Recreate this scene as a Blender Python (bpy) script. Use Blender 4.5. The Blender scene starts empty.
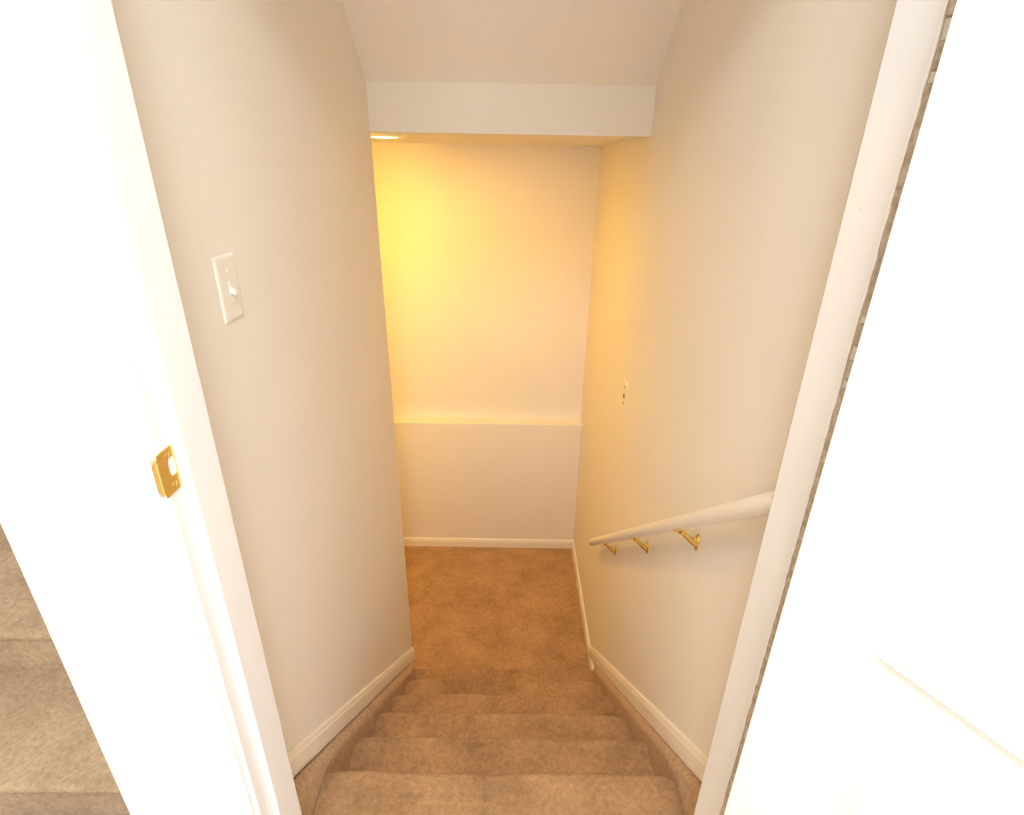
import bpy, bmesh, math, random
from mathutils import Vector, Matrix
random.seed(4)
S = bpy.context.scene
C = S.collection
PI = math.pi

# ------------------------------------------------------------------ measures (metres)
CAM_Z = 1.4293                      # eye above the upper floor (z = 0)
XL, XR = -0.5104, 0.4786            # stairwell walls
JL, JR = -0.4434, 0.4161            # door jamb faces
Y_NEAR, Y_FAR = 0.595, 0.719        # front wall of the doorway
Y_END = 2.138                       # left stair wall ends here
Y_LOW, Y_UP = 3.2453, 3.3387        # lower (ledge) and upper back wall
XS_L, XS_R = -0.4642, 0.440         # carpeted step width
RISE, RUN, Y0 = 0.19, 0.224, 0.899
SL = RISE / RUN
Z_LAND = -1.14
Z_LEDGE = -0.1336
Z_CEIL = 1.546                      # ceiling over the landing
Z_HEAD = 1.6907                     # top of the dropped header
X_W = -2.2                         # far left wall of the house
WL = -0.68                          # outer face of the left stair wall

# ------------------------------------------------------------------ helpers
def V(*a): return Vector(a)

def box(bm, x0, x1, y0, y1, z0, z1):
    v = [bm.verts.new((x, y, z)) for x in (x0, x1) for y in (y0, y1) for z in (z0, z1)]
    for f in ((0,1,3,2),(4,6,7,5),(0,4,5,1),(2,3,7,6),(0,2,6,4),(1,5,7,3)):
        bm.faces.new([v[i] for i in f])
    return v

def prism_x(bm, prof, x0, x1, nx=1):
    """closed (y, z) outline swept along x"""
    n = len(prof)
    rings = []
    for i in range(nx + 1):
        x = x0 + (x1 - x0) * i / nx
        rings.append([bm.verts.new((x, y, z)) for y, z in prof])
    for a, b in zip(rings, rings[1:]):
        for i in range(n):
            j = (i + 1) % n
            bm.faces.new((a[i], a[j], b[j], b[i]))
    bm.faces.new(rings[0][::-1]); bm.faces.new(rings[-1])

def prism_z(bm, prof, z0, z1):
    """closed (x, y) outline swept along z"""
    a = [bm.verts.new((x, y, z0)) for x, y in prof]
    b = [bm.verts.new((x, y, z1)) for x, y in prof]
    n = len(prof)
    for i in range(n):
        j = (i + 1) % n
        bm.faces.new((a[i], a[j], b[j], b[i]))
    bm.faces.new(a[::-1]); bm.faces.new(b)

def prism_y(bm, prof, y0, y1):
    """closed (x, z) outline swept along y"""
    a = [bm.verts.new((x, y0, z)) for x, z in prof]
    b = [bm.verts.new((x, y1, z)) for x, z in prof]
    n = len(prof)
    for i in range(n):
        j = (i + 1) % n
        bm.faces.new((a[i], a[j], b[j], b[i]))
    bm.faces.new(a[::-1]); bm.faces.new(b)

def frame_of(d):
    d = d.normalized()
    u = d.cross(V(0, 0, 1)) if abs(d.z) < 0.95 else d.cross(V(1, 0, 0))
    u.normalize()
    return u, d.cross(u).normalized()

def tube(bm, pts, rads, n=20, cap=True):
    pts = [Vector(p) for p in pts]
    rings = []
    for i, p in enumerate(pts):
        d = (pts[min(i + 1, len(pts) - 1)] - pts[max(i - 1, 0)])
        u, w = frame_of(d)
        r = rads[i] if isinstance(rads, (list, tuple)) else rads
        rings.append([bm.verts.new(p + r * (math.cos(t) * u + math.sin(t) * w))
                      for t in (2 * PI * k / n for k in range(n))])
    for a, b in zip(rings, rings[1:]):
        for k in range(n):
            bm.faces.new((a[k], a[(k + 1) % n], b[(k + 1) % n], b[k]))
    if cap:
        bm.faces.new(rings[0][::-1]); bm.faces.new(rings[-1])

def lathe(bm, prof, origin, axis, n=28):
    """(radius, along) pairs turned round an axis"""
    axis = Vector(axis).normalized(); u, w = frame_of(axis); o = Vector(origin)
    rings = []
    for r, h in prof:
        rings.append([bm.verts.new(o + axis * h + max(r, 1e-5) * (math.cos(t) * u + math.sin(t) * w))
                      for t in (2 * PI * k / n for k in range(n))])
    for a, b in zip(rings, rings[1:]):
        for k in range(n):
            bm.faces.new((a[k], a[(k + 1) % n], b[(k + 1) % n], b[k]))
    bm.faces.new(rings[0][::-1]); bm.faces.new(rings[-1])

def obj(name, bm, mat, parent=None, bevel=0.0, seg=2, smooth=False):
    bmesh.ops.recalc_face_normals(bm, faces=bm.faces)
    me = bpy.data.meshes.new(name); bm.to_mesh(me); bm.free()
    o = bpy.data.objects.new(name, me); C.objects.link(o)
    for m in (mat if isinstance(mat, (list, tuple)) else [mat]):
        me.materials.append(m)
    if smooth:
        for p in me.polygons: p.use_smooth = True
        try: me.set_sharp_from_angle(angle=math.radians(38))
        except Exception: pass
    if bevel:
        b = o.modifiers.new('bevel', 'BEVEL'); b.width = bevel; b.segments = seg; b.limit_method = 'ANGLE'
        b.angle_limit = math.radians(35)
    if parent is not None:
        o.parent = parent
        if parent.type == 'EMPTY':
            o.matrix_parent_inverse = parent.matrix_basis.inverted()
    return o

def struct(name, bm, mat, label=None, parent=None, bevel=0.0):
    o = obj(name, bm, mat, parent, bevel)
    if parent is None:
        o['kind'] = 'structure'
        o['category'] = name.split('_')[0] if not name.startswith('trim') else 'trim'
        if label: o['label'] = label
    return o

def thing(name, label, cat, loc, group=None):
    o = bpy.data.objects.new(name, None); C.objects.link(o)
    o.empty_display_size = 0.05
    o.location = loc; o['label'] = label; o['category'] = cat
    if group: o['group'] = group
    return o

# ------------------------------------------------------------------ materials
def mat_base(name, col, rough=0.6, metal=0.0, spec=0.5):
    m = bpy.data.materials.new(name); m.use_nodes = True
    nt = m.node_tree; b = nt.nodes['Principled BSDF']
    b.inputs['Base Color'].default_value = (*col, 1)
    b.inputs['Roughness'].default_value = rough
    b.inputs['Metallic'].default_value = metal
    b.inputs['Specular IOR Level'].default_value = spec
    return m, nt, b

def noise(nt, scale, detail=3.0, rough=0.55, coords='Object'):
    tc = nt.nodes.new('ShaderNodeTexCoord'); n = nt.nodes.new('ShaderNodeTexNoise')
    n.inputs['Scale'].default_value = scale; n.inputs['Detail'].default_value = detail
    n.inputs['Roughness'].default_value = rough
    nt.links.new(tc.outputs[coords], n.inputs['Vector'])
    return n

def ramp(nt, src, stops):
    r = nt.nodes.new('ShaderNodeValToRGB')
    e = r.color_ramp.elements
    while len(e) > len(stops): e.remove(e[-1])
    while len(e) < len(stops): e.new(0.5)
    for k, (p, c) in enumerate(stops):
        e[k].position = p; e[k].color = (*c, 1)
    nt.links.new(src, r.inputs['Fac'])
    return r

def bump(nt, b, src, strength, dist):
    n = nt.nodes.new('ShaderNodeBump'); n.inputs['Strength'].default_value = strength
    n.inputs['Distance'].default_value = dist
    nt.links.new(src, n.inputs['Height']); nt.links.new(n.outputs['Normal'], b.inputs['Normal'])
    return n

def paint(name, col, rough, tex=0.0, scale=140, var=0.02):
    m, nt, b = mat_base(name, col, rough, 0, 0.3)
    n = noise(nt, 2.3, 2)
    c2 = tuple(c * (1 - var) for c in col)
    r = ramp(nt, n.outputs['Fac'], [(0.35, col), (0.7, c2)])
    nt.links.new(r.outputs['Color'], b.inputs['Base Color'])
    if tex:
        bump(nt, b, noise(nt, scale, 2).outputs['Fac'], tex, 0.002)
    return m

def carpet(name, dark, mid, light, fibre=420):
    m, nt, b = mat_base(name, mid, 0.95, 0, 0.05)
    big = noise(nt, 6.5, 4, 0.62)
    small = noise(nt, fibre, 3, 0.7)
    med = noise(nt, 70, 3, 0.7)
    r1 = ramp(nt, big.outputs['Fac'], [(0.30, dark), (0.52, mid), (0.72, light)])
    add = nt.nodes.new('ShaderNodeMath'); add.operation = 'ADD'
    nt.links.new(small.outputs['Fac'], add.inputs[0]); nt.links.new(med.outputs['Fac'], add.inputs[1])
    half = nt.nodes.new('ShaderNodeMath'); half.operation = 'MULTIPLY'; half.inputs[1].default_value = 0.5
    nt.links.new(add.outputs[0], half.inputs[0])
    r2 = ramp(nt, half.outputs[0], [(0.32, (0.62, 0.60, 0.58)), (0.68, (1.3, 1.3, 1.3))])
    mx = nt.nodes.new('ShaderNodeMix'); mx.data_type = 'RGBA'; mx.blend_type = 'MULTIPLY'
    mx.inputs['Factor'].default_value = 1.0
    nt.links.new(r1.outputs['Color'], mx.inputs['A']); nt.links.new(r2.outputs['Color'], mx.inputs['B'])
    nt.links.new(mx.outputs['Result'], b.inputs['Base Color'])
    bump(nt, b, half.outputs[0], 0.9, 0.006)
    b.inputs['Sheen Weight'].default_value = 0.12
    b.inputs['Sheen Roughness'].default_value = 0.5
    return m

M_WALL = paint('warm white wall paint', (0.81, 0.77, 0.70), 0.62, 0.10, 160)
M_CEIL = paint('ceiling paint', (0.80, 0.755, 0.68), 0.8, 0.12, 120)
M_ROOM = paint('front room paint', (0.84, 0.83, 0.80), 0.7, 0.06, 160)
M_TRIM = paint('white gloss trim paint', (0.83, 0.83, 0.83), 0.32, 0.03, 40, 0.03)
# a few scuffs and chips in the old gloss paint
nt = M_TRIM.node_tree; b = nt.nodes['Principled BSDF']
ch = ramp(nt, noise(nt, 38, 1, 0.4).outputs['Fac'], [(0.80, (0, 0, 0)), (0.83, (1, 1, 1))])
mx = nt.nodes.new('ShaderNodeMix'); mx.data_type = 'RGBA'
nt.links.new(ch.outputs['Color'], mx.inputs['Factor'])
nt.links.new(b.inputs['Base Color'].links[0].from_socket, mx.inputs['A'])
mx.inputs['B'].default_value = (0.42, 0.39, 0.33, 1)
nt.links.new(mx.outputs['Result'], b.inputs['Base Color'])
M_DOOR = paint('white door paint', (0.87, 0.87, 0.85), 0.35, 0.02, 50, 0.02)
M_BASE = paint('cream skirting paint', (0.84, 0.79, 0.69), 0.4, 0.03, 60)
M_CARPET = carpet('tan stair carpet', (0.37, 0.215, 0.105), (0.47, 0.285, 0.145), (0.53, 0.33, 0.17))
M_CARPET_WORN_SHADED = carpet('worn and shaded tan stair carpet', (0.30, 0.170, 0.082), (0.42, 0.248, 0.122), (0.49, 0.295, 0.146))  # traffic wear, plus shade mixed into the colour to offset lamp light on treads
M_CARPET_UP = carpet('beige upper carpet', (0.46, 0.325, 0.205), (0.55, 0.40, 0.26), (0.62, 0.46, 0.305), 520)
M_STRINGER = carpet('tan stringer carpet', (0.50, 0.325, 0.18), (0.54, 0.355, 0.20), (0.57, 0.38, 0.215), 500)
M_BRASS, _nt, _b = mat_base('polished brass', (0.88, 0.67, 0.23), 0.22, 1.0)
bump(_nt, _b, noise(_nt, 60, 2).outputs['Fac'], 0.05, 0.002)
M_BRASS_D, _nt, _b = mat_base('tarnished brass', (0.50, 0.33, 0.12), 0.38, 1.0)
bump(_nt, _b, noise(_nt, 90, 2).outputs['Fac'], 0.1, 0.002)
M_RAIL = paint('cream rail paint', (0.80, 0.75, 0.66), 0.38, 0.02, 40)
M_PLATE = paint('cream cover plate', (0.80, 0.70, 0.46), 0.35)
M_DARK, _nt, _b = mat_base('dark socket hole', (0.03, 0.02, 0.012), 0.7)
M_SCREW, _nt, _b = mat_base('dull screw', (0.20, 0.14, 0.07), 0.45, 0.8)
M_MORTISE = paint('white mortise', (0.85, 0.86, 0.88), 0.5)
M_HINGE = paint('paint coated hinge', (0.60, 0.58, 0.52), 0.4, 0.05, 80)

# brown weatherstrip, worn, with flecks of white paint
M_WEATHER, nt, b = mat_base('worn brown weatherstrip', (0.30, 0.22, 0.15), 0.85, 0, 0.1)
n1 = noise(nt, 90, 4, 0.7)
r = ramp(nt, n1.outputs['Fac'], [(0.30, (0.34, 0.26, 0.18)), (0.52, (0.50, 0.41, 0.31)), (0.66, (0.60, 0.51, 0.41)), (0.74, (0.75, 0.70, 0.6))])
nt.links.new(r.outputs['Color'], b.inputs['Base Color'])
bump(nt, b, n1.outputs['Fac'], 0.6, 0.004)

def emissive(name, col, strength):
    m = bpy.data.materials.new(name); m.use_nodes = True
    nt = m.node_tree; nt.nodes.clear()
    o = nt.nodes.new('ShaderNodeOutputMaterial'); e = nt.nodes.new('ShaderNodeEmission')
    e.inputs['Color'].default_value = (*col, 1); e.inputs['Strength'].default_value = strength
    nt.links.new(e.outputs[0], o.inputs['Surface'])
    return m
M_LENS = emissive('lit lamp lens', (1.0, 0.72, 0.36), 6.0)

# ------------------------------------------------------------------ the setting
def wallbox(name, mat, *boxes, **k):
    bm = bmesh.new()
    for b_ in boxes: box(bm, *b_)
    return struct(name, bm, mat, **k)

TOP = 3.05
# stairwell
wallbox('wall_left', M_WALL, (WL, XL, Y_FAR, Y_END, -1.3, TOP), label='long cream wall left of the stairs, ending in an open corner')
wallbox('wall_right', M_WALL, (XR, XR + 0.12, Y_FAR, 3.5, -1.3, TOP), label='cream wall right of the stairs behind the handrail')
wallbox('wall_back', M_WALL, (X_W, XR, Y_UP, Y_UP + 0.12, Z_LEDGE - 0.05, Z_CEIL + 0.1), label='lamp-lit upper back wall above the ledge')
wallbox('wall_ledge', M_WALL, (X_W, XR, Y_LOW, Y_UP + 0.12, -1.3, Z_LEDGE), label='lower back wall standing forward under a narrow ledge', bevel=0.003)
wallbox('wall_header', M_CEIL, (XL, XR, 2.127, 2.27, Z_CEIL - 0.009, Z_HEAD + 0.12), label='dropped header across the stairwell above the landing')
wallbox('wall_side', M_ROOM, (X_W - 0.1, X_W, -2.7, 3.5, -1.3, 2.6), label='far left house wall beside the upper flight')
wallbox('wall_closet', M_ROOM, (X_W, WL, 1.80, 1.88, -1.3, 2.6), label='wall closing the upper flight at the left')
wallbox('ceiling_landing', M_CEIL, (X_W, XR, 2.27, 3.46, Z_CEIL, Z_CEIL + 0.08), (X_W, WL, 1.88, 2.27, Z_CEIL, Z_CEIL + 0.08),
        (WL, XL, Y_END, 2.27, Z_CEIL, Z_CEIL + 0.08), label='low ceiling over the bottom landing')
bm = bmesh.new()
yb = 2.20; zb = Z_HEAD + (2.127 - yb) * SL
ya = Y_FAR; za = Z_HEAD + (2.127 - ya) * SL
prism_x(bm, [(ya, za), (yb, zb), (yb, zb + 0.10), (ya, za + 0.10)], XL, XR)
struct('ceiling_slope', bm, M_CEIL, 'sloped ceiling following the stairs down to the header')
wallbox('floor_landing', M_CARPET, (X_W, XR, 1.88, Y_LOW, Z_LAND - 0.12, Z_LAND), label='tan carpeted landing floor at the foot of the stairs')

# front room around the doorway
wallbox('wall_front', M_ROOM,
        (WL, JL - 0.02, Y_NEAR, Y_FAR, 0.0, TOP),
        (JR + 0.02, 1.95, Y_NEAR, Y_FAR, 0.0, TOP),
        (JL - 0.02, JR + 0.02, Y_NEAR, Y_FAR, 2.05, TOP), label='white wall around the stair doorway')
wallbox('wall_east', M_ROOM, (1.95, 2.05, -2.7, Y_FAR, -0.1, 2.6), label='right wall of the front room')
bm = bmesh.new()
WX0, WX1, WZ0, WZ1 = -1.1, 1.4, 0.55, 2.25
for b_ in ((X_W, WX0, -2.7, -2.6, -0.4, 2.6), (WX1, 1.95, -2.7, -2.6, -0.4, 2.6), (WX0, WX1, -2.7, -2.6, -0.4, WZ0), (WX0, WX1, -2.7, -2.6, WZ1, 2.6)):
    box(bm, *b_)
struct('wall_rear', bm, M_ROOM, 'front room wall with the wide daylight window')
bm = bmesh.new()
for a_ in (WX0, 0.13, WX1 - 0.04):
    box(bm, a_, a_ + 0.04, -2.68, -2.63, WZ0, WZ1)
box(bm, WX0, WX1, -2.68, -2.63, WZ0, WZ0 + 0.04); box(bm, WX0, WX1, -2.68, -2.63, WZ1 - 0.04, WZ1)
struct('window_1', bm, M_TRIM, 'wide front room window behind the doorway')
wallbox('ceiling_room', M_ROOM, (X_W, 1.95, -2.7, Y_NEAR, 2.5, 2.6), (X_W, WL, Y_NEAR, 1.80, 2.5, 2.6), label='flat white front room ceiling')
wallbox('floor_room', M_CARPET_UP, (WL, 1.95, -2.6, Y_FAR, -0.20, 0.0), label='carpeted front room floor at the doorway')
wallbox('floor_lower', M_CARPET_UP, (X_W, WL, -2.6, 0.85, -0.40, -0.223), label='carpeted lower floor beside the upper flight')

# door frame: jambs with stops and casings
def casing_profile(sx, x_in, w=0.062):
    """(x, y) outline of a moulded casing, inner edge at x_in, growing towards sx"""
    pts = [(0, 0), (0, -0.009), (0.006, -0.0125), (0.013, -0.0105), (0.020, -0.0115), (0.034, -0.015), (0.050, -0.0175), (w - 0.004, -0.0175), (w, -0.014), (w, 0)]
    return [(x_in + sx * a, Y_NEAR + b_) for a, b_ in pts]

def jamb(name, label, face, sgn, y_stop, th=0.011, y_end=0.7025):
    """sgn +1: the jamb board grows to +x from its face"""
    bm = bmesh.new()
    x0, x1 = sorted((face, face + sgn * 0.019))
    box(bm, x0, x1, Y_NEAR, Y_FAR, 0, 2.03)
    j = struct(name, bm, M_TRIM, label, bevel=0.0025)
    bm = bmesh.new()
    x0, x1 = sorted((face - sgn * th, face))
    box(bm, x0, x1, y_stop, y_end, 0, 2.03)
    obj('door_stop', bm, M_TRIM, j, 0.003)
    bm = bmesh.new()
    prism_z(bm, casing_profile(sgn, face + sgn * 0.006), 0, 2.10)
    obj('casing', bm, M_TRIM, j, smooth=True)
    return j
jamb('trim_1', 'white left door jamb that carries the strike plate', JL, -1, 0.630)
jamb('trim_2', 'white right door jamb on the hinge side', JR, 1, 0.6255, 0.008, 0.712)
bm = bmesh.new()
box(bm, JL, JR, Y_NEAR, Y_FAR, 2.03, 2.05)
box(bm, JL, JR, 0.63, 0.666, 2.019, 2.03)
struct('trim_3', bm, M_TRIM, 'white head jamb over the doorway')

# skirtings
def slope_skirt(x0, x1, bead, y_a, y_b, off0, off1, foot=None):
    """sloped skirting board; `bead` = side (+1/-1) the moulded face looks to"""
    bm = bmesh.new()
    lay = [(x0, off0), (x1, off0), (x1, off1 - 0.022), (x1 - bead * 0.003, off1 - 0.015), (x1 - bead * 0.004, off1 - 0.006), (x1 - bead * 0.009, off1), (x0, off1)]
    def ring(y): return [bm.verts.new((x, y, (Y0 - y) * SL + o)) for x, o in lay]
    a, b_ = ring(y_a), ring(y_b)
    n = len(lay)
    for i in range(n):
        bm.faces.new((a[i], a[(i + 1) % n], b_[(i + 1) % n], b_[i]))
    bm.faces.new(a[::-1]); bm.faces.new(b_)
    return bm
OB, OT = 0.0315, 0.1089
struct('baseboard_left', slope_skirt(XL, XL + 0.013, 1, Y_FAR, Y_END, OB, OT), M_BASE, 'cream sloped skirting board along the left stair wall')
Y_FOOT = Y0 + (-(Z_LAND + 0.072) + OT) / SL     # where the right slope meets the level skirting
Y_FOOT = min(Y_FOOT, 2.25)
bb = struct('baseboard_right', slope_skirt(XR, XR - 0.013, -1, Y_FAR, Y_FOOT, OB, OT), M_BASE, 'cream skirting board down the right stair wall and along the landing')
def level_prof(h=0.070, t=0.013):
    return [(0, 0), (t, 0), (t, h - 0.022), (t - 0.003, h - 0.014), (t - 0.004, h - 0.006), (t - 0.009, h), (0, h)]
bm = bmesh.new()
prism_y(bm, [(XR - a, Z_LAND + b_) for a, b_ in level_prof()], 2.0, Y_LOW)
obj('level_board', bm, M_BASE, bb)
bm = bmesh.new()
prism_x(bm, [(Y_LOW - a, Z_LAND + b_) for a, b_ in level_prof()], X_W, XR)
struct('baseboard_back', bm, M_BASE, 'cream skirting board along the lower back wall')

# ------------------------------------------------------------------ stairs going down
def step_profile(yn, z, depth, drop, r=0.016, over=0.022):
    """one carpeted step in (y, z): tread, rolled nosing, riser"""
    pts = [(yn - depth, z)]
    for k in range(7):
        t = PI / 2 - PI * k / 6
        pts.append((yn - r + r * math.cos(t), z - r + r * math.sin(t)))
    pts.append((yn - over, z - 2 * r - 0.006))
    pts.append((yn - over, z - drop))
    pts.append((yn - depth, z - drop))
    return pts

def step_mesh(yn, z, depth, drop, x0, x1):
    bm = bmesh.new()
    prof = step_profile(yn, z, depth, drop)
    # slightly irregular, padded carpet: inset rounded ends, gentle waviness of the nosing
    nx = 40; rings = []
    ph = random.random() * 6
    for i in range(nx + 1):
        f = i / nx; x = x0 + (x1 - x0) * f
        e = min(i, nx - i)
        shr = (0.010, 0.003, 0.0)[min(e, 2)]
        wob = 0.0016 * math.sin(9 * f + ph) + 0.0009 * math.sin(31 * f + 2 * ph) + random.uniform(-0.0006, 0.0006)
        ring = []
        for k, (y, zz) in enumerate(prof):
            if 0 <= k <= 7: zz -= shr * 0.8
            if 1 <= k <= 9: y += wob - shr * 0.6
            if 0 < k < 7: zz += wob * 0.7
            ring.append(bm.verts.new((x, y, zz)))
        rings.append(ring)
    n = len(prof)
    for a, b_ in zip(rings, rings[1:]):
        for i in range(n):
            bm.faces.new((a[i], a[(i + 1) % n], b_[(i + 1) % n], b_[i]))
    bm.faces.new(rings[0][::-1]); bm.faces.new(rings[-1])
    return bm

st = thing('staircase', 'carpeted stairs going down between the two cream walls', 'stairs', (0, Y0 + 5 * RUN, Z_LAND))
for k in range(6):
    depth = 0.18 if k == 0 else RUN + 0.0
    bot = 0.20 if k == 0 else RISE
    obj('step', step_mesh(Y0 + RUN * k, -RISE * k, depth, bot, XS_L if k < 5 else XL + 0.0013, XS_R if k < 5 else XR - 0.0013), M_CARPET_WORN_SHADED, st, smooth=True)
for nm, a, b_ in (('stringer', XL + 0.0013, XS_L - 0.001), ('stringer', XS_R + 0.001, XR - 0.0013)):
    bm = bmesh.new()
    y1 = Y0 + 5 * RUN - 0.03
    zt = lambda y: (Y0 - y) * SL + OB
    prism_x(bm, [(Y_FAR, zt(Y_FAR)), (y1, zt(y1)), (y1, Z_LAND), (Y_FAR + 0.2, Z_LAND), (Y_FAR, -0.3)], a, b_)
    obj(nm, bm, M_STRINGER, st, 0.032, 6)
bpy.data.objects['stringer']['label'] = 'smooth tan side board beside the steps'

# ------------------------------------------------------------------ stairs going up, seen past the left jamb
up = thing('upper_staircase', 'beige carpeted steps going up at the lower left, past the white door jamb', 'stairs', (-1.2, 0.86, -0.223))
obj('step', step_mesh(0.0, 0.0, 0.40, 0.165, X_W + 0.0013, WL - 0.0013), M_CARPET_UP, up, smooth=True)
o1 = bpy.data.objects['step.006'] if 'step.006' in bpy.data.objects else None
for o_, y_, z_ in ((o1, 0.873, -0.058),):
    # the profile faces +y: turn it to face the room
    for v in o_.data.vertices:
        v.co.y = y_ - v.co.y; v.co.z += z_
    o_.data.flip_normals()
o2 = o1.copy(); o2.data = o1.data.copy(); C.objects.link(o2)
for v in o2.data.vertices:
    v.co.y += 0.345 + (0.18 if v.co.y > 1.2 else 0); v.co.z += 0.165
o2.matrix_parent_inverse = o1.matrix_parent_inverse.copy()

# ------------------------------------------------------------------ door, opened past ninety degrees
TH = math.radians(119)
PIV = V(0.4075, 0.589, 0)
Ldir = V(-math.cos(TH), -math.sin(TH), 0); Tdir = V(-math.sin(TH), math.cos(TH), 0)
def dl(s, t, z):                       # door coordinates -> world
    return PIV + Ldir * s + Tdir * t + V(0, 0, z)
def dbox(bm, s0, s1, t0, t1, z0, z1):
    v = [bm.verts.new(dl(s, t, z)) for s in (s0, s1) for t in (t0, t1) for z in (z0, z1)]
    for f in ((0,1,3,2),(4,6,7,5),(0,4,5,1),(2,3,7,6),(0,2,6,4),(1,5,7,3)):
        bm.faces.new([v[i] for i in f])
W, H0, H1, T = 0.845, 0.015, 2.02, 0.035
cols = [(0.114, 0.376), (0.469, 0.731)]
rows = [(0.25, 0.908), (1.14, 1.62), (1.72, 1.90)]
bm = bmesh.new()
# stiles and rails as one gridded slab with open panel cells
ss = [0.0025, 0.114, 0.376, 0.469, 0.731, W]; zs = [H0, 0.25, 0.908, 1.14, 1.62, 1.72, 1.90, H1]
for i in range(5):
    for j in range(7):
        if i in (1, 3) and j in (1, 3, 5): continue
        dbox(bm, ss[i], ss[i + 1], 0, T, zs[j], zs[j + 1])
bmesh.ops.remove_doubles(bm, verts=bm.verts, dist=1e-5)
# drop the inner faces that two cells share
seen = {}
for f in bm.faces: seen.setdefault(tuple(sorted(v.index for v in f.verts)), []).append(f)
bm.verts.index_update()
seen = {}
for f in bm.faces: seen.setdefault(tuple(sorted(v.index for v in f.verts)), []).append(f)
bmesh.ops.delete(bm, geom=[f for l in seen.values() if len(l) > 1 for f in l], context='FACES')
door = struct('door_1', bm, M_DOOR, 'open white panelled door at the right of the doorway', bevel=0.0025)
for s0, s1 in cols:
    for z0, z1 in rows:
        bm = bmesh.new()
        # raised panel: sunk groove, sloped field, flat centre, on both faces
        def ringp(i, t): return [bm.verts.new(dl(s, t, z)) for s, z in ((s0 + i, z0 + i), (s1 - i, z0 + i), (s1 - i, z1 - i), (s0 + i, z1 - i))]
        seq = [(0.0, T - 0.001), (0.006, T - 0.006), (0.016, T - 0.0095), (0.022, T - 0.0095), (0.050, T - 0.003), (0.055, T - 0.003)]
        front = [ringp(i, t) for i, t in seq]; back = [ringp(i, T - t) for i, t in seq]
        for rs in (front, back):
            for a, b_ in zip(rs, rs[1:]):
                for k in range(4): bm.faces.new((a[k], a[(k + 1) % 4], b_[(k + 1) % 4], b_[k]))
            bm.faces.new(rs[-1])
        for k in range(4): bm.faces.new((front[0][k], front[0][(k + 1) % 4], back[0][(k + 1) % 4], back[0][k]))
        obj('panel', bm, M_DOOR, door)
for zc in (1.235, 1.555, 0.20):
    bm = bmesh.new()
    box(bm, JR - 0.003, JR, 0.598, 0.6245, zc - 0.0445, zc + 0.0445)
    h = obj('hinge', bm, M_HINGE, door, 0.001)
    za_ = zc - 0.0445
    for q, hh_ in enumerate((0.011, 0.024, 0.019, 0.026, 0.009)):
        bm = bmesh.new()
        rr_ = 0.0058 if q % 2 == 0 else 0.0066
        lathe(bm, [(rr_ * 0.75, 0.0002), (rr_, 0.0014), (rr_, hh_ - 0.0014), (rr_ * 0.75, hh_ - 0.0002)], (JR - 0.0066, 0.6130, za_), (0, 0, 1), 16)
        obj('knuckle', bm, M_HINGE if q % 2 == 0 else M_WEATHER, h, smooth=True)
        za_ += hh_

bm = bmesh.new()
nz = 160
ringsw = []
for i in range(nz + 1):
    z = 2.025 * i / nz
    w = random.uniform(-0.0010, 0.0010); w2 = random.uniform(-0.0008, 0.0008)
    ringsw.append([bm.verts.new(c) for c in ((JR - 0.0005, 0.597, z), (JR - 0.005 + w2, 0.598, z), (JR - 0.0075 + w, 0.618, z), (JR - 0.0075 + w, 0.6253, z), (JR - 0.0005, 0.6253, z))])
for a, b_ in zip(ringsw, ringsw[1:]):
    for k in range(5): bm.faces.new((a[k], a[(k + 1) % 5], b_[(k + 1) % 5], b_[k]))
bm.faces.new(ringsw[0][::-1]); bm.faces.new(ringsw[-1])
ws = obj('weatherstrip', bm, M_WEATHER)
ws['label'] = 'worn brown weatherstrip in the gap between the right jamb and the open door'; ws['category'] = 'weatherstrip'

# ------------------------------------------------------------------ strike plate on the left jamb
sp = thing('strike_plate', 'polished brass strike plate set into the white left door jamb', 'strike plate', (JL, 0.605, 1.062))
YP0, YP1, ZP0, ZP1 = 0.590, 0.6225, 1.031, 1.093
bm = bmesh.new()
hole = []
hy, hz, hw, hh = 0.6140, 1.066, 0.0078, 0.0130
nseg = 24
for k in range(nseg):
    t = 2 * PI * k / nseg
    c, s = math.cos(t), math.sin(t)
    e = 0.6
    hole.append((hy + hw * math.copysign(abs(c) ** e, c), hz + hh * math.copysign(abs(s) ** e, s)))
def outer(t):
    c, s = math.cos(t), math.sin(t)
    hx, hz_ = (YP1 - YP0) / 2, (ZP1 - ZP0) / 2
    m = max(abs(c) / hx, abs(s) / hz_)
    return ((YP0 + YP1) / 2 + c / m, (ZP0 + ZP1) / 2 + s / m)
hx, hz_ = (YP1 - YP0) / 2, (ZP1 - ZP0) / 2
ac = math.atan2(hz_, hx)
angs = [2 * PI * k / nseg for k in range(nseg)]
for target in (ac, PI - ac, PI + ac, 2 * PI - ac):           # keep the four corners
    i = min(range(nseg), key=lambda q: abs(angs[q] - target)); angs[i] = target
of = [bm.verts.new((JL + 0.0020, *outer(t))) for t in angs]; hf = [bm.verts.new((JL + 0.0020, *h_)) for h_ in hole]
ob = [bm.verts.new((JL + 0.0002, *outer(t))) for t in angs]; hb = [bm.verts.new((JL + 0.0002, *h_)) for h_ in hole]
for k in range(nseg):
    j = (k + 1) % nseg
    bm.faces.new((of[k], of[j], hf[j], hf[k])); bm.faces.new((ob[k], hb[k], hb[j], ob[j]))
    bm.faces.new((of[k], ob[k], ob[j], of[j])); bm.faces.new((hf[k], hf[j], hb[j], hb[k]))
obj('plate', bm, M_BRASS, sp, 0.0004)
bm = bmesh.new()      # lip rolling round the jamb's front edge
nl = 8; ringsl = []
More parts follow.
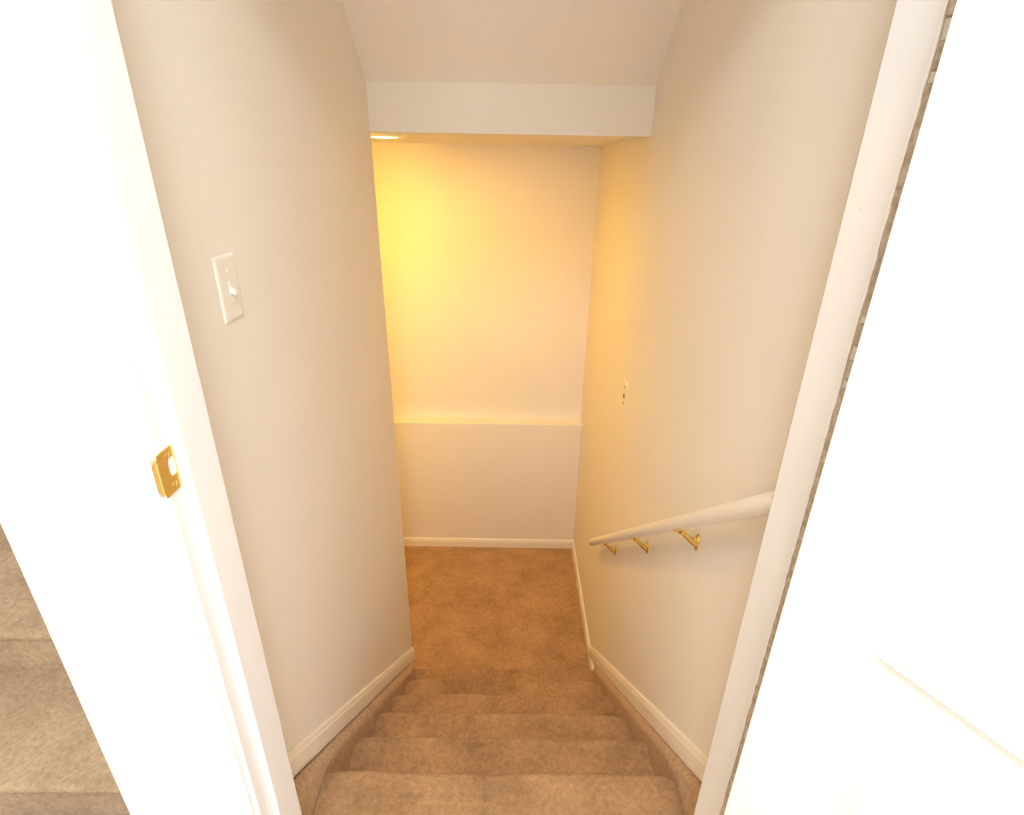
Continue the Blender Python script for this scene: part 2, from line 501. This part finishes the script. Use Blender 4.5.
for i in range(nl + 1):
    t = (PI / 2) * i / nl
    y = YP0 - 0.0055 * math.sin(t); x = JL + 0.0020 - 0.0060 * (1 - math.cos(t))
    inset = 0.004 + 0.008 * (i / nl) ** 2
    ringsl.append([bm.verts.new((x, y, ZP0 + inset)), bm.verts.new((x, y, ZP1 - inset)),
                   bm.verts.new((x - 0.0012, y + 0.0010, ZP1 - inset)), bm.verts.new((x - 0.0012, y + 0.0010, ZP0 + inset))])
for a, b_ in zip(ringsl, ringsl[1:]):
    for k in range(4): bm.faces.new((a[k], a[(k + 1) % 4], b_[(k + 1) % 4], b_[k]))
bm.faces.new(ringsl[0][::-1]); bm.faces.new(ringsl[-1])
obj('lip', bm, M_BRASS, sp, smooth=True)
bm = bmesh.new()
box(bm, JL + 0.0001, JL + 0.0006, hy - hw, hy + hw, hz - hh, hz + hh)
lh = obj('latch_hole', bm, M_MORTISE, sp); lh['label'] = 'white painted latch hole'
for z in (ZP0 + 0.010, ZP1 - 0.009):
    bm = bmesh.new()
    lathe(bm, [(0.0042, 0), (0.0042, 0.0004), (0.0030, 0.0011), (0.0005, 0.0013)], (JL + 0.0019, 0.609, z), (1, 0, 0), 20)
    box(bm, JL + 0.0029, JL + 0.0034, 0.606, 0.612, z - 0.0004, z + 0.0004)
    obj('screw', bm, M_BRASS, sp, smooth=True)

# ------------------------------------------------------------------ light switch, painted over, on the left wall
def plate_mesh(w, h, t, xface, sgn, yc, zc, slot=None):
    """bevelled cover plate lying on a wall x = xface, facing sgn"""
    bm = bmesh.new()
    rings = []
    for i, d in ((0, 0), (0, t * 0.45), (0.0022, t * 0.85), (0.006, t)):
        rings.append([bm.verts.new((xface + sgn * d, yc + sy * (w / 2 - i), zc + sz * (h / 2 - i))) for sy, sz in ((-1, -1), (1, -1), (1, 1), (-1, 1))])
    for a, b_ in zip(rings, rings[1:]):
        for k in range(4): bm.faces.new((a[k], a[(k + 1) % 4], b_[(k + 1) % 4], b_[k]))
    bm.faces.new(rings[0][::-1]); bm.faces.new(rings[-1])
    return bm
ls = thing('light_switch', 'light switch painted over the same cream as the left wall', 'light switch', (XL, 0.972, 1.224))
obj('cover_plate', plate_mesh(0.070, 0.114, 0.0036, XL, 1, 0.972, 1.224), M_WALL, ls)
bm = bmesh.new()
box(bm, XL + 0.0038, XL + 0.0050, 0.972 - 0.0055, 0.972 + 0.0055, 1.224 - 0.012, 1.224 + 0.012)
tg0 = obj('toggle_surround', bm, M_WALL, ls, 0.0005)
bm = bmesh.new()
prism_y(bm, [(XL + 0.0045, 1.228), (XL + 0.0125, 1.219), (XL + 0.0135, 1.213), (XL + 0.0120, 1.211), (XL + 0.0045, 1.216)], 0.972 - 0.0036, 0.972 + 0.0036)
obj('toggle', bm, M_WALL, ls, 0.0008)
for z in (1.224 + 0.0302, 1.224 - 0.0302):
    bm = bmesh.new()
    lathe(bm, [(0.0033, 0), (0.0033, 0.0006), (0.0020, 0.0013), (0.0003, 0.0014)], (XL + 0.0040, 0.972, z), (1, 0, 0), 16)
    obj('screw', bm, M_WALL if z > 1.224 else M_HINGE, ls, smooth=True)

# ------------------------------------------------------------------ small cover plate on the right wall
cy, cz = 2.085, 0.568
op = thing('wall_plate', 'small cream cover plate with a dark hole on the right wall', 'wall plate', (XR, cy, cz))
obj('cover_plate', plate_mesh(0.070, 0.114, 0.0060, XR, -1, cy, cz), M_PLATE, op)
bm = bmesh.new()
lathe(bm, [(0.0095, 0), (0.0095, 0.0015), (0.0080, 0.0022), (0.0001, 0.0022)], (XR - 0.0058, cy, cz - 0.002), (-1, 0, 0), 20)
h_ = obj('socket_hole', bm, M_DARK, op, smooth=True); h_['label'] = 'dark socket hole'
for z in (cz + 0.036, cz - 0.036):
    bm = bmesh.new()
    lathe(bm, [(0.0052, 0), (0.0052, 0.0006), (0.0036, 0.0014), (0.0003, 0.0015)], (XR - 0.0058, cy, z), (-1, 0, 0), 16)
    obj('screw', bm, M_SCREW, op, smooth=True)

# ------------------------------------------------------------------ handrail on brass brackets
XRAIL = XR - 0.047
hr = thing('handrail', 'cream painted round handrail on brass brackets along the right wall', 'handrail', (XR, 1.45, 0.2))
def rail_pt(y): return V(XRAIL, y, 0.9325 + (0.7494 - y) * 0.831)
bm = bmesh.new()
d = (rail_pt(2.29) - rail_pt(0.73)).normalized()
a, e = rail_pt(0.7195), rail_pt(2.29)
tube(bm, [a, a + d * 0.004] + [a.lerp(e, k / 12) for k in range(1, 12)] + [e - d * 0.005, e], [0.0185, 0.0185] + [0.0185] * 11 + [0.0185, 0.015], 28)
obj('rail', bm, M_RAIL, hr, smooth=True)
for yb_, zb_ in ((1.952, -0.130), (1.505, 0.243), (1.114, 0.570)):
    bm = bmesh.new()
    ya_ = yb_ + 0.002
    w0 = V(XR - 0.004, yb_, zb_ - 0.004)
    top = rail_pt(ya_) - V(0, 0, 0.0255)
    pts = []
    p0, p1, p2, p3 = w0, w0.lerp(top, 0.35) - V(0, 0, 0.003), w0.lerp(top, 0.75), top
    for k in range(13):
        t = k / 12
        pts.append((1 - t) ** 3 * p0 + 3 * (1 - t) ** 2 * t * p1 + 3 * (1 - t) * t * t * p2 + t ** 3 * p3)
    tube(bm, pts, [0.0098 - 0.0028 * min(1, k / 6) + (0.0015 if k > 10 else 0) for k in range(13)], 16)
    br = obj('bracket', bm, M_BRASS, hr, smooth=True); br['label'] = 'polished brass bracket'
    bm = bmesh.new()          # wall rosette, taller than wide
    lathe(bm, [(0.020, 0), (0.020, 0.002), (0.017, 0.0045), (0.010, 0.006), (0.0095, 0.010), (0.001, 0.010)], (0, 0, 0), (-1, 0, 0), 28)
    for v in bm.verts: v.co = V(XR + v.co.x, yb_ + v.co.y * 0.55, zb_ + v.co.z * 1.3)
    obj('rosette', bm, M_BRASS, br, smooth=True)
    for dz in (0.0185, -0.0185):
        bm = bmesh.new()
        lathe(bm, [(0.0038, 0), (0.0038, 0.0008), (0.0022, 0.0022), (0.0003, 0.0024)], (XR - 0.0035, yb_, zb_ + dz), (-1, 0, 0), 14)
        obj('screw', bm, M_BRASS_D, br, smooth=True)
    bm = bmesh.new()          # saddle strap under the rail
    u = d; n_ = V(1, 0, 0); w_ = u.cross(n_).normalized()
    if w_.z > 0: w_ = -w_
    rings = []
    c0 = rail_pt(ya_ + 0.014)
    for i in range(9):
        t = math.radians(-34 + 68 * i / 8)
        for_ = w_ * math.cos(t) + n_ * math.sin(t)
        rings.append([bm.verts.new(c0 + for_ * rr + u * uu) for rr, uu in ((0.0186, -0.030), (0.0186, 0.030), (0.0222, 0.030), (0.0222, -0.030))])
    for q, q2 in zip(rings, rings[1:]):
        for k in range(4): bm.faces.new((q[k], q[(k + 1) % 4], q2[(k + 1) % 4], q2[k]))
    bm.faces.new(rings[0][::-1]); bm.faces.new(rings[-1])
    obj('saddle', bm, M_BRASS, br, smooth=True)

# ------------------------------------------------------------------ recessed lamp over the landing
LX, LY = -0.555, 2.55
rl = thing('recessed_ceiling_light', 'lit round recessed ceiling light over the landing, half hidden by the left wall', 'ceiling light', (LX, LY, Z_CEIL))
bm = bmesh.new()
prof = [(0.096, 0.0), (0.096, 0.004), (0.090, 0.008), (0.076, 0.009), (0.070, 0.006), (0.070, 0.0)]
n = 48; rings = []
for r_, h in prof:
    rings.append([bm.verts.new((LX + r_ * math.cos(2 * PI * k / n), LY + r_ * math.sin(2 * PI * k / n), Z_CEIL - h)) for k in range(n)])
for q, q2 in zip(rings, rings[1:] + rings[:1]):
    for k in range(n): bm.faces.new((q[k], q[(k + 1) % n], q2[(k + 1) % n], q2[k]))
obj('trim_ring', bm, M_TRIM, rl, smooth=True)
bm = bmesh.new()
lathe(bm, [(0.069, 0.0), (0.069, 0.004), (0.055, 0.008), (0.030, 0.0105), (0.001, 0.011)], (LX, LY, Z_CEIL), (0, 0, -1), 40)
obj('lens', bm, M_LENS, rl, smooth=True)

# ------------------------------------------------------------------ light
def area(name, loc, rot, size, size_y, energy, col, spread=PI, shape='RECTANGLE'):
    l = bpy.data.lights.new(name, 'AREA'); l.shape = shape; l.size = size
    if shape == 'RECTANGLE': l.size_y = size_y
    l.energy = energy; l.color = col; l.spread = spread
    o = bpy.data.objects.new(name, l); C.objects.link(o); o.location = loc; o.rotation_euler = rot
    return o
WARM = (1.0, 0.57, 0.065)
area('lamp_beam', (LX, LY, Z_CEIL - 0.013), (0, 0, 0), 0.075, 0, 13.2, WARM, PI, 'DISK')
# unseen light added round the corner to brighten a strip of lower wall
pl = bpy.data.lights.new('hall_added_light', 'POINT'); pl.energy = 14; pl.color = WARM; pl.shadow_soft_size = 0.02
po = bpy.data.objects.new('hall_added_light', pl); C.objects.link(po); po.location = (-0.718, 1.94, 1.40)
# daylight through the front room window, behind the doorway
area('window_daylight', ((WX0 + WX1) / 2, -2.62, (WZ0 + WZ1) / 2), (math.radians(90), 0, 0), WX1 - WX0, WZ1 - WZ0, 54, (0.92, 0.95, 0.965))
area('room_fill_light', (0.0, -0.38, 2.46), (0, 0, 0), 0.45, 0, 46, (0.89, 0.94, 0.98), PI, 'DISK')  # unseen area light added near the doorway to brighten jambs and upper stairwell

w = bpy.data.worlds.new('World'); S.world = w; w.use_nodes = True
w.node_tree.nodes['Background'].inputs['Color'].default_value = (0.85, 0.92, 1.0, 1)
w.node_tree.nodes['Background'].inputs['Strength'].default_value = 1.0

# ------------------------------------------------------------------ camera
F_PX, PITCH, ROLL, YAW = 540.31, math.radians(23.934), math.radians(0.9614), math.radians(0.1483)
def ray(px, py):
    a = (px - 512) / F_PX; b_ = (py - 407.5) / F_PX
    u = a * math.cos(ROLL) + b_ * math.sin(ROLL); v = -a * math.sin(ROLL) + b_ * math.cos(ROLL)
    y1 = math.cos(PITCH) - v * math.sin(PITCH); z = -v * math.cos(PITCH) - math.sin(PITCH)
    return V(u * math.cos(YAW) + y1 * math.sin(YAW), -u * math.sin(YAW) + y1 * math.cos(YAW), z)
fw = ray(512, 407.5); rt = ray(512 + F_PX, 407.5) - fw; dn = ray(512, 407.5 + F_PX) - fw
cam = bpy.data.cameras.new('camera'); co = bpy.data.objects.new('camera', cam); C.objects.link(co)
M = Matrix((rt.normalized(), -dn.normalized(), -fw.normalized())).transposed().to_4x4()
M.translation = V(0, 0, CAM_Z)
co.matrix_world = M
cam.sensor_width = 36; cam.lens = F_PX / 1024 * 36; cam.clip_start = 0.02
S.camera = co

S.view_settings.view_transform = 'Standard'; S.view_settings.look = 'None'
S.view_settings.exposure = 0.12; S.view_settings.gamma = 1.0; S.view_settings.use_curve_mapping = False
S.cycles.max_bounces = 16; S.cycles.diffuse_bounces = 12
S.cycles.sample_clamp_indirect = 6
